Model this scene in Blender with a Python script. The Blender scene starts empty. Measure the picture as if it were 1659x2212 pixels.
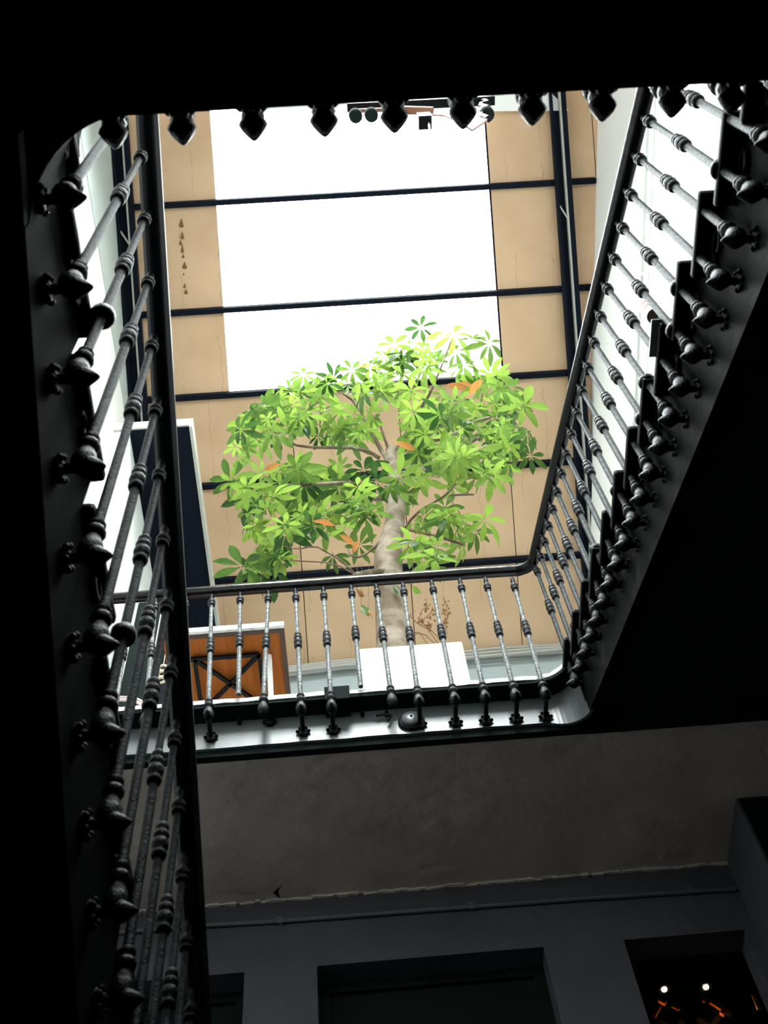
import bpy, math, random
from mathutils import Vector, Matrix, Quaternion
random.seed(11)
PI = math.pi
LIFT = 1.5                      # the geometry is written relative to the eye; the ground floor lies LIFT below it

# ------------------------------------------------------------------ camera, world, exposure
sc = bpy.context.scene
COL = sc.collection
R0 = (0.99679337, 0.04133383, -0.0685163)      # image right, in world axes
R1 = (-0.06910911, 0.87630889, -0.47676688)    # image down
R2 = (0.04033484, 0.47997316, 0.87635544)      # line of sight
FPX = 2509.16
cam_d = bpy.data.cameras.new('camera'); cam = bpy.data.objects.new('camera', cam_d); COL.objects.link(cam)
cam_d.sensor_fit = 'HORIZONTAL'; cam_d.sensor_width = 36.0; cam_d.lens = FPX / 1659 * 36
cam_d.clip_start = 0.05; cam_d.clip_end = 200
cam_d.dof.use_dof = True; cam_d.dof.focus_distance = 5.6; cam_d.dof.aperture_fstop = 9.0
mw = Matrix(((R0[0], -R1[0], -R2[0], 0), (R0[1], -R1[1], -R2[1], 0), (R0[2], -R1[2], -R2[2], LIFT), (0, 0, 0, 1)))
cam.matrix_world = mw
sc.camera = cam
world = bpy.data.worlds.new('overcast_sky'); sc.world = world; world.use_nodes = True
bg = world.node_tree.nodes['Background']
bg.inputs[0].default_value = (0.93, 0.97, 1.0, 1); bg.inputs[1].default_value = 9.0
sc.view_settings.view_transform = 'Standard'; sc.view_settings.look = 'None'
sc.view_settings.exposure = 1.97; sc.view_settings.gamma = 1.0; sc.view_settings.use_curve_mapping = False
sc.cycles.max_bounces = 10; sc.cycles.diffuse_bounces = 6; sc.cycles.glossy_bounces = 4
sc.cycles.transmission_bounces = 6; sc.cycles.transparent_max_bounces = 16
sc.cycles.use_denoising = True; sc.cycles.sample_clamp_indirect = 8.0
sc.cycles.caustics_reflective = False; sc.cycles.caustics_refractive = False

RC, RS = 11.94, 0.55            # roof: z = RC - RS*y beyond the ridge
def zroof(y): return RC - RS * y
RIDGE = 1.76
def zfront(y): return zroof(RIDGE) - RS * (RIDGE - y)
SKX0, SKX1 = -0.89, 1.576
def portal(name, y0, y1, zf):
    l = bpy.data.lights.new(name, 'AREA'); l.shape = 'RECTANGLE'
    l.size = SKX1 - SKX0; l.size_y = math.hypot(y1 - y0, zf(y1) - zf(y0)); l.cycles.is_portal = True
    o = bpy.data.objects.new(name, l); COL.objects.link(o)
    d = Vector((0, y1 - y0, zf(y1) - zf(y0))).normalized(); x = Vector((1, 0, 0)); z = x.cross(d)
    if z.z < 0: z = -z; x = -x
    m = Matrix((x, d, z)).transposed().to_4x4()
    m.translation = Vector(((SKX0 + SKX1) / 2, (y0 + y1) / 2, (zf(y0) + zf(y1)) / 2 + LIFT + 0.06)); o.matrix_world = m
portal('skylight_portal', 1.9, 4.0, zroof)
portal('skylight_portal', -2.6, 1.8, zfront)

# ------------------------------------------------------------------ helpers
def ray(x, y):
    a, b = (x - 829.5) / FPX, (y - 1106) / FPX
    return Vector((R0[0]*a + R1[0]*b + R2[0], R0[1]*a + R1[1]*b + R2[1], R0[2]*a + R1[2]*b + R2[2]))
def at(x, y, ax, v):
    """the point of the place that the photograph shows at (x, y), on the plane axis = v"""
    d = ray(x, y); return d * (v / d[ax])
def at_roof(x, y, off=0.0):
    d = ray(x, y); return d * ((RC + off) / (d[2] + RS * d[1]))

def mat(name, col, rough=0.6, metal=0.0, spec=0.5, noise=None, bump=0.0, bscale=40, nscale=8, detail=4, extra=None, dist=0.0, stretch=None):
    m = bpy.data.materials.new(name); m.use_nodes = True; nt = m.node_tree; N = nt.nodes; L = nt.links
    b = N['Principled BSDF']; b.inputs['Base Color'].default_value = (*col, 1); b.inputs['Roughness'].default_value = rough
    b.inputs['Metallic'].default_value = metal; b.inputs['Specular IOR Level'].default_value = spec
    tc = N.new('ShaderNodeTexCoord'); mp = N.new('ShaderNodeMapping'); L.new(tc.outputs['Object'], mp.inputs[0])
    if stretch: mp.inputs['Scale'].default_value = stretch
    if noise:
        n = N.new('ShaderNodeTexNoise'); n.inputs['Scale'].default_value = nscale; n.inputs['Detail'].default_value = detail
        n.inputs['Distortion'].default_value = dist
        r = N.new('ShaderNodeValToRGB'); L.new(mp.outputs[0], n.inputs['Vector']); L.new(n.outputs['Fac'], r.inputs[0])
        e = r.color_ramp.elements; e[0].position, e[1].position = noise[0], noise[1]
        e[0].color = (*col, 1); e[1].color = (*noise[2], 1); L.new(r.outputs[0], b.inputs['Base Color'])
    if bump:
        n2 = N.new('ShaderNodeTexNoise'); n2.inputs['Scale'].default_value = bscale; n2.inputs['Detail'].default_value = 5
        L.new(mp.outputs[0], n2.inputs['Vector'])
        bp = N.new('ShaderNodeBump'); bp.inputs['Strength'].default_value = bump; bp.inputs['Distance'].default_value = 0.02
        L.new(n2.outputs['Fac'], bp.inputs['Height']); L.new(bp.outputs[0], b.inputs['Normal'])
    if extra: extra(nt, b, mp)
    return m

def cracks(nt, b, mp):
    """hairline cracks and water streaks running down the slope of the board"""
    N, L = nt.nodes, nt.links
    src = b.inputs['Base Color'].links[0].from_socket
    info = N.new('ShaderNodeObjectInfo')
    add = N.new('ShaderNodeVectorMath'); add.operation = 'ADD'
    L.new(mp.outputs[0], add.inputs[0]); L.new(info.outputs['Random'], add.inputs[1])
    n = N.new('ShaderNodeTexNoise'); n.inputs['Scale'].default_value = 9; n.inputs['Detail'].default_value = 6; L.new(add.outputs[0], n.inputs['Vector'])
    n3 = N.new('ShaderNodeTexNoise'); n3.inputs['Scale'].default_value = 2.2; L.new(add.outputs[0], n3.inputs['Vector'])
    sx = N.new('ShaderNodeSeparateXYZ'); L.new(add.outputs[0], sx.inputs[0])
    m1 = N.new('ShaderNodeMath'); m1.operation = 'MULTIPLY_ADD'; L.new(n.outputs['Fac'], m1.inputs[0]); m1.inputs[1].default_value = 0.08; L.new(sx.outputs[0], m1.inputs[2])
    m2 = N.new('ShaderNodeMath'); m2.operation = 'PINGPONG'; L.new(m1.outputs[0], m2.inputs[0]); m2.inputs[1].default_value = 0.17
    m3 = N.new('ShaderNodeMath'); m3.operation = 'LESS_THAN'; L.new(m2.outputs[0], m3.inputs[0]); m3.inputs[1].default_value = 0.0022
    m4 = N.new('ShaderNodeMath'); m4.operation = 'GREATER_THAN'; L.new(n3.outputs['Fac'], m4.inputs[0]); m4.inputs[1].default_value = 0.5
    m5 = N.new('ShaderNodeMath'); m5.operation = 'MULTIPLY'; L.new(m3.outputs[0], m5.inputs[0]); L.new(m4.outputs[0], m5.inputs[1])
    m6 = N.new('ShaderNodeMath'); m6.operation = 'MULTIPLY'; L.new(m5.outputs[0], m6.inputs[0]); m6.inputs[1].default_value = 0.35
    mx = N.new('ShaderNodeMixRGB'); L.new(m6.outputs[0], mx.inputs[0]); L.new(src, mx.inputs[1]); mx.inputs[2].default_value = (0.12, 0.07, 0.03, 1)
    L.new(mx.outputs[0], b.inputs['Base Color'])

M = {}
M['black'] = mat('black_gloss_paint', (0.003, 0.004, 0.004), 0.35, spec=0.1, bump=0.25, bscale=60)
M['fascia'] = mat('black_lacquer_worn', (0.10, 0.112, 0.112), 0.33, spec=1.0, noise=(0.62, 0.75, (0.14, 0.15, 0.15)), bump=0.06, bscale=200, nscale=40)
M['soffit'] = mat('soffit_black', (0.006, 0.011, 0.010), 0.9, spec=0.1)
M['string'] = mat('string_mottled_paint', (0.0012, 0.0018, 0.0018), 0.6, spec=0.05, noise=(0.55, 0.70, (0.020, 0.023, 0.023)), nscale=7, detail=8, bump=0.1, bscale=50)
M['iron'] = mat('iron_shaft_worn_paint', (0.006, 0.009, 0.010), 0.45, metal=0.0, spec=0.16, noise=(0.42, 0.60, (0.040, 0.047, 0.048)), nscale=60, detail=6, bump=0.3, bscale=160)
M['iron_lit'] = mat('iron_shaft_lit_worn_paint', (0.03, 0.034, 0.034), 0.42, spec=0.3, noise=(0.40, 0.58, (0.17, 0.18, 0.175)), nscale=70, detail=6, bump=0.3, bscale=160)  # same worn shaft paint, lightened to carry the light on the balcony
M['iron_shaded'] = mat('iron_shaft_shaded_paint', (0.0015, 0.002, 0.003), 0.5, spec=0.03, noise=(0.45, 0.62, (0.013, 0.015, 0.018)), nscale=60, detail=6, bump=0.3, bscale=160)  # same shaft paint, with the left flight's shade put into its colour
M['cast_shaded'] = mat('iron_casting_shaded', (0.001, 0.0014, 0.0018), 0.4, spec=0.035, bump=0.3, bscale=120)  # the black castings again, darkened in colour for shade on the left flight
M['railright'] = mat('handrail_black_satin', (0.005, 0.005, 0.0055), 0.3, spec=0.08, noise=(0.5, 0.7, (0.012, 0.010, 0.010)), nscale=20, bump=0.1)
M['iron_dark'] = mat('iron_casting_black', (0.002, 0.003, 0.0035), 0.38, metal=0.0, spec=0.14, bump=0.3, bscale=120)
M['rail'] = mat('handrail_black_brown_lacquer', (0.004, 0.003, 0.0035), 0.24, spec=0.28, noise=(0.55, 0.75, (0.014, 0.005, 0.0035)), nscale=18, bump=0.15, bscale=60, stretch=(0.3, 1, 1))
M['railblack'] = mat('handrail_black', (0.003, 0.004, 0.006), 0.3, spec=0.12)
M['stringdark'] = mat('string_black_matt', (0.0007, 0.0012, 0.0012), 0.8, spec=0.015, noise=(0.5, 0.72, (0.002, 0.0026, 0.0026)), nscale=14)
M['tread'] = mat('tread_black_timber', (0.002, 0.003, 0.003), 0.5, spec=0.08)
M['nosing'] = mat('nosing_chipped_pale_paint', (0.75, 0.74, 0.71), 0.7, noise=(0.5, 0.7, (0.5, 0.48, 0.45)), nscale=30, bump=0.5, bscale=80)
M['plaster'] = mat('ceiling_plaster', (0.70, 0.61, 0.53), 0.9, spec=0.1, noise=(0.35, 0.75, (0.52, 0.43, 0.38)), nscale=3, bump=0.45, bscale=14)
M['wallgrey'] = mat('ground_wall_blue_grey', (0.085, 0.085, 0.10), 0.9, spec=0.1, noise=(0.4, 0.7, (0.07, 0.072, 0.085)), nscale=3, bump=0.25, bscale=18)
M['white'] = mat('white_wall_paint', (0.93, 0.94, 0.93), 0.85, spec=0.2, noise=(0.4, 0.7, (0.90, 0.91, 0.90)), nscale=2, bump=0.1, bscale=20)
M['palegreen'] = mat('pale_grey_green_paint', (0.50, 0.56, 0.54), 0.8, spec=0.2)
M['upgrey'] = mat('attic_wall_blue_grey', (0.33, 0.375, 0.38), 0.85, spec=0.2, bump=0.1, bscale=20)
M['tan'] = mat('fibre_board_tan', (0.62, 0.425, 0.275), 0.85, spec=0.2, noise=(0.35, 0.7, (0.53, 0.35, 0.21)), nscale=1.6, detail=6, bump=0.15, bscale=12, extra=cracks)
M['steel'] = mat('purlin_navy_steel', (0.005, 0.0075, 0.015), 0.6, spec=0.06)
M['palesteel'] = mat('pale_steel_flange', (0.45, 0.44, 0.40), 0.6, bump=0.2)
M['floor'] = mat('dark_floor', (0.10, 0.10, 0.10), 0.7)
M['landing'] = mat('landing_tiles', (0.78, 0.76, 0.72), 0.7)
M['planter'] = mat('planter_white_glaze', (0.90, 0.90, 0.88), 0.5)
M['soil'] = mat('soil', (0.05, 0.035, 0.02), 0.95, bump=0.6)
M['wood'] = mat('table_underside_wood', (0.33, 0.10, 0.018), 0.6, spec=0.1, noise=(0.35, 0.7, (0.24, 0.065, 0.011)), nscale=6, detail=5, stretch=(8, 0.7, 1))
M['wooddark'] = mat('table_frame_dark_wood', (0.045, 0.02, 0.012), 0.5)
M['cable'] = mat('grey_cable', (0.35, 0.34, 0.31), 0.6)
M['pinkcable'] = mat('pale_pink_cable', (0.75, 0.6, 0.58), 0.5)
M['pipe'] = mat('painted_conduit', (0.11, 0.11, 0.125), 0.6)
M['palepipe'] = mat('pale_conduit', (0.55, 0.56, 0.54), 0.6)
M['rust'] = mat('rust_brown_metal', (0.20, 0.075, 0.04), 0.6, bump=0.3)
M['vine'] = mat('dried_vine', (0.30, 0.15, 0.07), 0.9)
M['timber'] = mat('orange_timber', (0.55, 0.26, 0.10), 0.55, noise=(0.4, 0.7, (0.42, 0.17, 0.06)), nscale=6, stretch=(1, 1, 8))
M['ceramic'] = mat('beige_ceramic', (0.6, 0.52, 0.38), 0.6)
M['chrome'] = mat('rose_disc_enamel', (0.08, 0.085, 0.085), 0.35, bump=0.1)
M['cup'] = mat('paper_cup_white', (0.85, 0.83, 0.82), 0.6)
M['cupink'] = mat('faded_pink_print', (0.30, 0.07, 0.065), 0.6)
M['cupin'] = mat('cup_brown_inside', (0.008, 0.004, 0.003), 0.6, spec=0.05)
M['paleplate'] = mat('pale_green_glass_edge', (0.35, 0.42, 0.40), 0.3)
M['peel'] = mat('peeled_brown_core', (0.20, 0.085, 0.03), 0.9, bump=0.5)
def barkx(nt, b, mp):
    N, L = nt.nodes, nt.links
    w = N.new('ShaderNodeTexWave'); w.bands_direction = 'Z'; w.inputs['Scale'].default_value = 5.0; w.inputs['Distortion'].default_value = 9; w.inputs['Detail'].default_value = 3
    L.new(mp.outputs[0], w.inputs[0]); bp = N.new('ShaderNodeBump'); bp.inputs['Strength'].default_value = 0.12; bp.inputs['Distance'].default_value = 0.01
    L.new(w.outputs['Fac'], bp.inputs['Height']); L.new(bp.outputs[0], b.inputs['Normal'])
M['bark'] = mat('smooth_grey_brown_bark', (0.25, 0.20, 0.15), 0.85, noise=(0.40, 0.58, (0.11, 0.075, 0.04)), nscale=7, detail=7, extra=barkx)
M['twig'] = mat('branch_brown', (0.09, 0.05, 0.03), 0.85, noise=(0.4, 0.6, (0.17, 0.12, 0.08)), nscale=14)

def emis(name, col, s):
    m = bpy.data.materials.new(name); m.use_nodes = True; nt = m.node_tree
    e = nt.nodes.new('ShaderNodeEmission'); e.inputs[0].default_value = (*col, 1); e.inputs[1].default_value = s
    nt.links.new(e.outputs[0], nt.nodes['Material Output'].inputs[0]); return m
M['lamp'] = emis('warm_lamp_glow', (1.0, 0.72, 0.38), 6.0)

def leafmat(name, a, b_, brown=False):
    m = bpy.data.materials.new(name); m.use_nodes = True; nt = m.node_tree; N, L = nt.nodes, nt.links
    for n in list(N): N.remove(n)
    out = N.new('ShaderNodeOutputMaterial'); info = N.new('ShaderNodeObjectInfo'); tc = N.new('ShaderNodeTexCoord')
    nz = N.new('ShaderNodeTexNoise'); nz.inputs['Scale'].default_value = 14; L.new(tc.outputs['Object'], nz.inputs['Vector'])
    ad = N.new('ShaderNodeMath'); ad.operation = 'MULTIPLY_ADD'; L.new(nz.outputs['Fac'], ad.inputs[0]); ad.inputs[1].default_value = 0.5; L.new(info.outputs['Random'], ad.inputs[2])
    sb = N.new('ShaderNodeMath'); sb.operation = 'SUBTRACT'; L.new(ad.outputs[0], sb.inputs[0]); sb.inputs[1].default_value = 0.25; sb.use_clamp = True
    mx = N.new('ShaderNodeMixRGB'); L.new(sb.outputs[0], mx.inputs[0]); mx.inputs[1].default_value = (*a, 1); mx.inputs[2].default_value = (*b_, 1)
    d = N.new('ShaderNodeBsdfPrincipled'); d.inputs['Roughness'].default_value = 0.38; L.new(mx.outputs[0], d.inputs['Base Color'])
    t = N.new('ShaderNodeBsdfTranslucent')
    hs = N.new('ShaderNodeHueSaturation'); hs.inputs['Value'].default_value = 1.15 if not brown else 1.0; hs.inputs['Saturation'].default_value = 1.0; hs.inputs['Hue'].default_value = 0.49 if not brown else 0.5
    L.new(mx.outputs[0], hs.inputs['Color']); L.new(hs.outputs[0], t.inputs[0])
    ms = N.new('ShaderNodeMixShader'); ms.inputs[0].default_value = 0.55; L.new(d.outputs[0], ms.inputs[1]); L.new(t.outputs[0], ms.inputs[2]); L.new(ms.outputs[0], out.inputs[0])
    return m
M['leaf'] = leafmat('leaf_green', (0.020, 0.065, 0.014), (0.20, 0.33, 0.050))
M['leafbrown'] = leafmat('leaf_withered_brown', (0.25, 0.10, 0.03), (0.40, 0.18, 0.05), True)

def glassmat():
    m = bpy.data.materials.new('clear_skylight_sheet'); m.use_nodes = True; nt = m.node_tree; N, L = nt.nodes, nt.links
    for n in list(N): N.remove(n)
    out = N.new('ShaderNodeOutputMaterial'); tr = N.new('ShaderNodeBsdfTransparent'); tr.inputs[0].default_value = (0.95, 0.97, 0.96, 1)
    gl = N.new('ShaderNodeBsdfGlossy'); gl.inputs['Roughness'].default_value = 0.05
    fr = N.new('ShaderNodeFresnel'); fr.inputs[0].default_value = 1.45
    ms = N.new('ShaderNodeMixShader'); L.new(fr.outputs[0], ms.inputs[0]); L.new(tr.outputs[0], ms.inputs[1]); L.new(gl.outputs[0], ms.inputs[2]); L.new(ms.outputs[0], out.inputs[0])
    return m
M['glass'] = glassmat()

class MB:
    def __init__(s): s.v = []; s.f = []; s.m = []; s.s = []
    def add(s, vs, fs, mi=0, smooth=False):
        o = len(s.v); s.v += [tuple(v) for v in vs]
        for f in fs: s.f.append(tuple(i + o for i in f)); s.m.append(mi); s.s.append(smooth)
        return s
    def box(s, x0, x1, y0, y1, z0, z1, mi=0, dz=None):
        """dz(x, y) shears the box in z"""
        vs = [(x, y, z + (dz(x, y) if dz else 0)) for z in (z0, z1) for y in (y0, y1) for x in (x0, x1)]
        return s.add(vs, [(0, 2, 3, 1), (4, 5, 7, 6), (0, 1, 5, 4), (2, 6, 7, 3), (0, 4, 6, 2), (1, 3, 7, 5)], mi)
    def bar(s, a, b, w, h, up=(0, 0, 1), mi=0):
        a, b = Vector(a), Vector(b); t = (b - a).normalized(); u = t.cross(Vector(up)).normalized(); v = u.cross(t)
        vs = [p + u * (i * w / 2) + v * (j * h / 2) for p in (a, b) for i, j in ((-1, -1), (1, -1), (1, 1), (-1, 1))]
        return s.add(vs, [(0, 1, 2, 3), (7, 6, 5, 4), (0, 4, 5, 1), (1, 5, 6, 2), (2, 6, 7, 3), (3, 7, 4, 0)], mi)
    def tube(s, pts, r, n=8, mi=0):
        pts = [Vector(p) for p in pts]
        if not isinstance(r, (list, tuple)): r = [r] * len(pts)
        vs = []; u = None
        for i, p in enumerate(pts):
            t = (pts[min(i + 1, len(pts) - 1)] - pts[max(i - 1, 0)]).normalized()
            if u is None: u = t.orthogonal().normalized()
            u = (u - t * u.dot(t)).normalized(); w = t.cross(u)
            vs += [p + (u * math.cos(2 * PI * k / n) + w * math.sin(2 * PI * k / n)) * r[i] for k in range(n)]
        fs = [(i * n + k, i * n + (k + 1) % n, (i + 1) * n + (k + 1) % n, (i + 1) * n + k) for i in range(len(pts) - 1) for k in range(n)]
        s.add(vs, fs, mi, True)
        s.add(vs[:n], [tuple(range(n))[::-1]], mi); s.add(vs[-n:], [tuple(range(n))], mi)
        return s
    def lathe(s, prof, n=12, mi=0, M4=None, smooth=True):
        vs = []
        for r, z in prof:
            for k in range(n):
                v = Vector((r * math.cos(2 * PI * k / n), r * math.sin(2 * PI * k / n), z)); vs.append(M4 @ v if M4 else v)
        fs = [(i * n + k, i * n + (k + 1) % n, (i + 1) * n + (k + 1) % n, (i + 1) * n + k) for i in range(len(prof) - 1) for k in range(n)]
        s.add(vs, fs, mi, smooth)
        s.add(vs[:n], [tuple(range(n))[::-1]], mi); s.add(vs[-n:], [tuple(range(n))], mi)
        return s
    def mesh(s, name, *mats):
        me = bpy.data.meshes.new(name); me.from_pydata(s.v, [], s.f)
        for m in mats: me.materials.append(M[m])
        me.polygons.foreach_set('material_index', s.m); me.polygons.foreach_set('use_smooth', s.s)
        me.validate(); me.update()
        return me

def obj(name, me, parent=None, loc=None, mx=None):
    o = bpy.data.objects.new(name, me); COL.objects.link(o)
    if parent: o.parent = parent
    if mx is not None: o.matrix_local = mx
    elif loc is not None: o.location = loc
    return o
def thing(name, label, cat, loc=(0, 0, 0), group=None):
    o = bpy.data.objects.new(name, None); COL.objects.link(o); o.location = loc; o.empty_display_size = 0.1
    o['label'] = label; o['category'] = cat
    if group: o['group'] = group
    return o
def tag(o, label, cat, group=None):
    o['label'] = label; o['category'] = cat
    if group: o['group'] = group
    return o
def struct(name, me, parent=None, label=None, loc=None):
    o = obj(name, me, parent, loc)
    if parent is None:
        o['kind'] = 'structure'
        if label: o['label'] = label
    return o
def bevel(o, w, seg=2):
    m = o.modifiers.new('bevel', 'BEVEL'); m.width = w; m.segments = seg; m.limit_method = 'ANGLE'; m.angle_limit = 0.6; return o

# ------------------------------------------------------------------ large structure
FASC = 3.085; ZB = 3.70; ZFB = 3.734; ZF = 3.93; YW = 3.935
def xr(y): return 2.62 - 0.108 * (y - 1.88)       # the right wall is not quite square to the others
struct('floor', MB().box(-1.95, 3.2, -3.1, 6.4, -1.6, -1.5).mesh('floor', 'floor'), label='dark ground floor under the stairwell')
def wall_x(x0f, x1f, y0, y1, z0, z1, zt=None):
    vs = []
    for z in (0, 1):
        for y in (y0, y1):
            for f in (x0f, x1f): vs.append((f(y), y, z0 if z == 0 else (zt(y) if zt else z1)))
    return MB().add(vs, [(0, 2, 3, 1), (4, 5, 7, 6), (0, 1, 5, 4), (2, 6, 7, 3), (0, 4, 6, 2), (1, 3, 7, 5)])
wl = MB()
for y0, y1, zf in ((-3.0, RIDGE, zfront), (RIDGE, 6.2, zroof)):
    a = wall_x(lambda y: -1.93, lambda y: -1.78, y0, y1, ZF - 1.4, 0, lambda y: zf(y) - 0.02); wl.add(a.v, a.f)
struct('wall_left', wl.mesh('wall_left', 'white'), label='bright white upper wall left of the stairwell')
o = MB()
for y0, y1, zf in ((0.3, RIDGE, zfront), (RIDGE, 6.1, zroof)):
    a = wall_x(lambda y: -1.78, lambda y: -1.772, y0, y1, 9.42, 0, lambda y: zf(y) - 0.05); o.add(a.v, a.f)
struct('trim_1', o.mesh('trim_1', 'palegreen'), label='pale grey green painted band high on the left wall')
wr = MB()
for y0, y1, zf in ((-3.0, RIDGE, zfront), (RIDGE, 6.2, zroof)):
    a = wall_x(xr, lambda y: xr(y) + 0.15, y0, y1, 2.3, 0, lambda y: zf(y) - 0.02); wr.add(a.v, a.f)
struct('wall_right', wr.mesh('wall_right', 'white'), label='bright white upper wall beyond the right stair flight')
struct('wall_front', MB().box(-1.95, 3.2, -3.15, -3.0, 2.605, zfront(-3.0)).mesh('wall_front', 'white'), label='white upper wall behind the viewer')
struct('wall_attic', MB().box(-1.95, 2.4, 6.2, 6.35, ZF - 0.3, zroof(6.2) + 0.02).mesh('wall_attic', 'upgrey'), label='blue grey wall under the lower edge of the roof')
# ground floor enclosure
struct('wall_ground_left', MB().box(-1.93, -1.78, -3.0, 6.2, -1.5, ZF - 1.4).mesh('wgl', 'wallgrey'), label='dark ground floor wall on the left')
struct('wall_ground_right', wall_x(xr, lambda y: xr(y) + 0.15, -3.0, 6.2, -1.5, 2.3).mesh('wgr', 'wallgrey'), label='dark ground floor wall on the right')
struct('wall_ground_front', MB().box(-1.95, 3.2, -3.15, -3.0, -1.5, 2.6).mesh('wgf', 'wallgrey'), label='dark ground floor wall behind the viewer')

# the back wall with its three openings (head height 3.33)
ZH = 3.33
wb = MB()
wb.box(-1.93, 2.6, YW, YW + 0.13, ZH, ZB + 0.05)
for x0, x1 in ((-1.93, -1.25), (-0.511, -0.212), (0.733, 1.07), (1.585, 2.6)): wb.box(x0, x1, YW, YW + 0.13, -1.5, ZH)
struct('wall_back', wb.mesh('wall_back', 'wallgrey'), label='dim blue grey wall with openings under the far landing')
def door(name, x0, x1, label):
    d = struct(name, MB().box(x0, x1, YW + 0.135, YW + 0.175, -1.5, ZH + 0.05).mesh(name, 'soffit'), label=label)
    f = MB(); w = 0.045
    f.box(x0, x0 + w, YW + 0.115, YW + 0.134, -1.5, ZH); f.box(x1 - w, x1, YW + 0.115, YW + 0.134, -1.5, ZH); f.box(x0 + w, x1 - w, YW + 0.115, YW + 0.134, ZH - w, ZH)
    obj('frame', f.mesh('frame', 'soffit'), d)
    return d
door('door_1', -1.25, -0.511, 'dark doorway at the left end of the back wall')
door('door_2', -0.212, 0.733, 'wide dark doorway in the middle of the back wall')
# pier at the right end of the under-landing passage
pr = MB().box(1.63, 2.6, 3.553, YW, -1.5, ZB); struct('wall_pier', pr.mesh('pier', 'wallgrey'), label='short wall pier at the right end of the passage')
struct('trim_2', MB().box(1.64, 2.5, 3.545, 3.552, -1.5, 3.69).mesh('trim_2', 'soffit'), label='dark panel on the front of the right pier')

# plaster ceiling under the far landing, with a ragged edge towards the wall
ce = MB(); n = 90; xs = [-1.78 + (xr(3.5) + 1.78) * i / n for i in range(n + 1)]
vs = []
for x in xs:
    e = YW + 0.01; j = random.uniform(-.006, .006)
    vs += [(x, 3.13, ZB), (x, 3.5, ZB), (x, 3.92, ZB), (x, e, ZB + j), (x, e, ZB + 0.2), (x, 3.13, ZB + 0.2)]
ce.add(vs, [(6*i + k, 6*i + 6 + k, 6*i + 6 + (k + 1) % 6, 6*i + (k + 1) % 6) for i in range(n) for k in range(6)], 0, False)
struct('ceiling', ce.mesh('ceiling', 'plaster'), label='rough plaster ceiling under the far landing')
rg = MB()
for i in range(150):
    x = -1.7 + 3.4 * i / 150; w = random.uniform(.02, .05); d = random.uniform(.004, .016)
    rg.box(x, x + w, YW - d, YW, ZB - random.uniform(.004, .014), ZB + 0.002)
e = struct('trim_3', rg.mesh('trim_3', 'plaster'), label='ragged plaster seam where ceiling meets back wall')
chip = MB().add([at(p[0], p[1], 2, ZB - .003) for p in ((590, 1928), (612, 1910), (600, 1925), (604, 1942))] , [(0, 1, 2), (0, 2, 3)])
o = obj('plaster_chip', chip.mesh('chip', 'soffit'), bpy.data.objects['ceiling'])

# floor of the far landing and the rooms beyond
struct('landing_slab', MB().box(-1.78, 2.5, 3.135, 6.2, ZB + 0.2, ZF - 0.002).mesh('landing', 'landing'), label='floor slab of the far landing')
# near landing over the viewer
nl = MB()
a = wall_x(lambda y: -1.78, lambda y: xr(y) - .002, -3.0, .374, 2.30, 2.585); nl.add(a.v, a.f)
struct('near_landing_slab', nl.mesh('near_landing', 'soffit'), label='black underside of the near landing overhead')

def ribbon(path, th, mi=0, smooth=False):
    """path of (x, y, ztop, zbot); thickened by th to the left of the direction of travel"""
    mb = MB(); vs = []
    for i, p in enumerate(path):
        a, b = path[max(i - 1, 0)], path[min(i + 1, len(path) - 1)]
        t = Vector((b[0] - a[0], b[1] - a[1])); t.normalize() if t.length else None
        nx, ny = -t.y * th, t.x * th
        vs += [(p[0], p[1], p[3]), (p[0], p[1], p[2]), (p[0] + nx, p[1] + ny, p[2]), (p[0] + nx, p[1] + ny, p[3])]
    n = len(path); fs = [(4*i + k, 4*i + (k + 1) % 4, 4*i + 4 + (k + 1) % 4, 4*i + 4 + k) for i in range(n - 1) for k in range(4)]
    fs += [(0, 1, 2, 3)[::-1], tuple(4*(n - 1) + k for k in range(4))]
    return mb.add(vs, fs, mi, smooth)
def arc(cx, cy, r, a0, a1, n=10): return [(cx + r * math.cos(math.radians(a0 + (a1 - a0) * i / n)), cy + r * math.sin(math.radians(a0 + (a1 - a0) * i / n))) for i in range(n + 1)]

def xs_r(y): return 1.005 - 0.022 * (y - 0.5)      # face of the right string
def zb_r(y): return 2.478 + 0.539 * (y - 0.816)    # its lower edge
K_R = [(0.95 - 0.00455 * k, 0.507 + 0.2085 * k, 2.748 + 0.1075 * k) for k in range(-1, 12)]
# far fascia, bending into the right string
pf = [(-1.775 + i * 0.0873, FASC, ZF - .03, ZFB + (random.uniform(-.002, .003))) for i in range(31)]
pf = [p for p in pf if p[0] < 0.80]
ac = arc(0.811, 2.944, 0.141, 90, 0, 12)
pf += [(x, y, ZF - .03, ZFB - 0.11 * (i / 12)) for i, (x, y) in enumerate(ac)]
fa = thing('landing_fascia', 'glossy black fascia board along the far landing edge, curving at its right end', 'fascia', (0, FASC, ZB))
fo = Vector((0, FASC, ZB))
def shift(mb, o): mb.v = [(x - o[0], y - o[1], z - o[2]) for x, y, z in mb.v]; return mb
obj('board', shift(ribbon(pf, 0.014), fo).mesh('board', 'fascia'), fa)
obj('under_board', shift(MB().box(-1.775, 1.0, FASC + .015, 3.131, ZB - .001, ZF - .03), fo).mesh('under_board', 'soffit'), fa)
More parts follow.
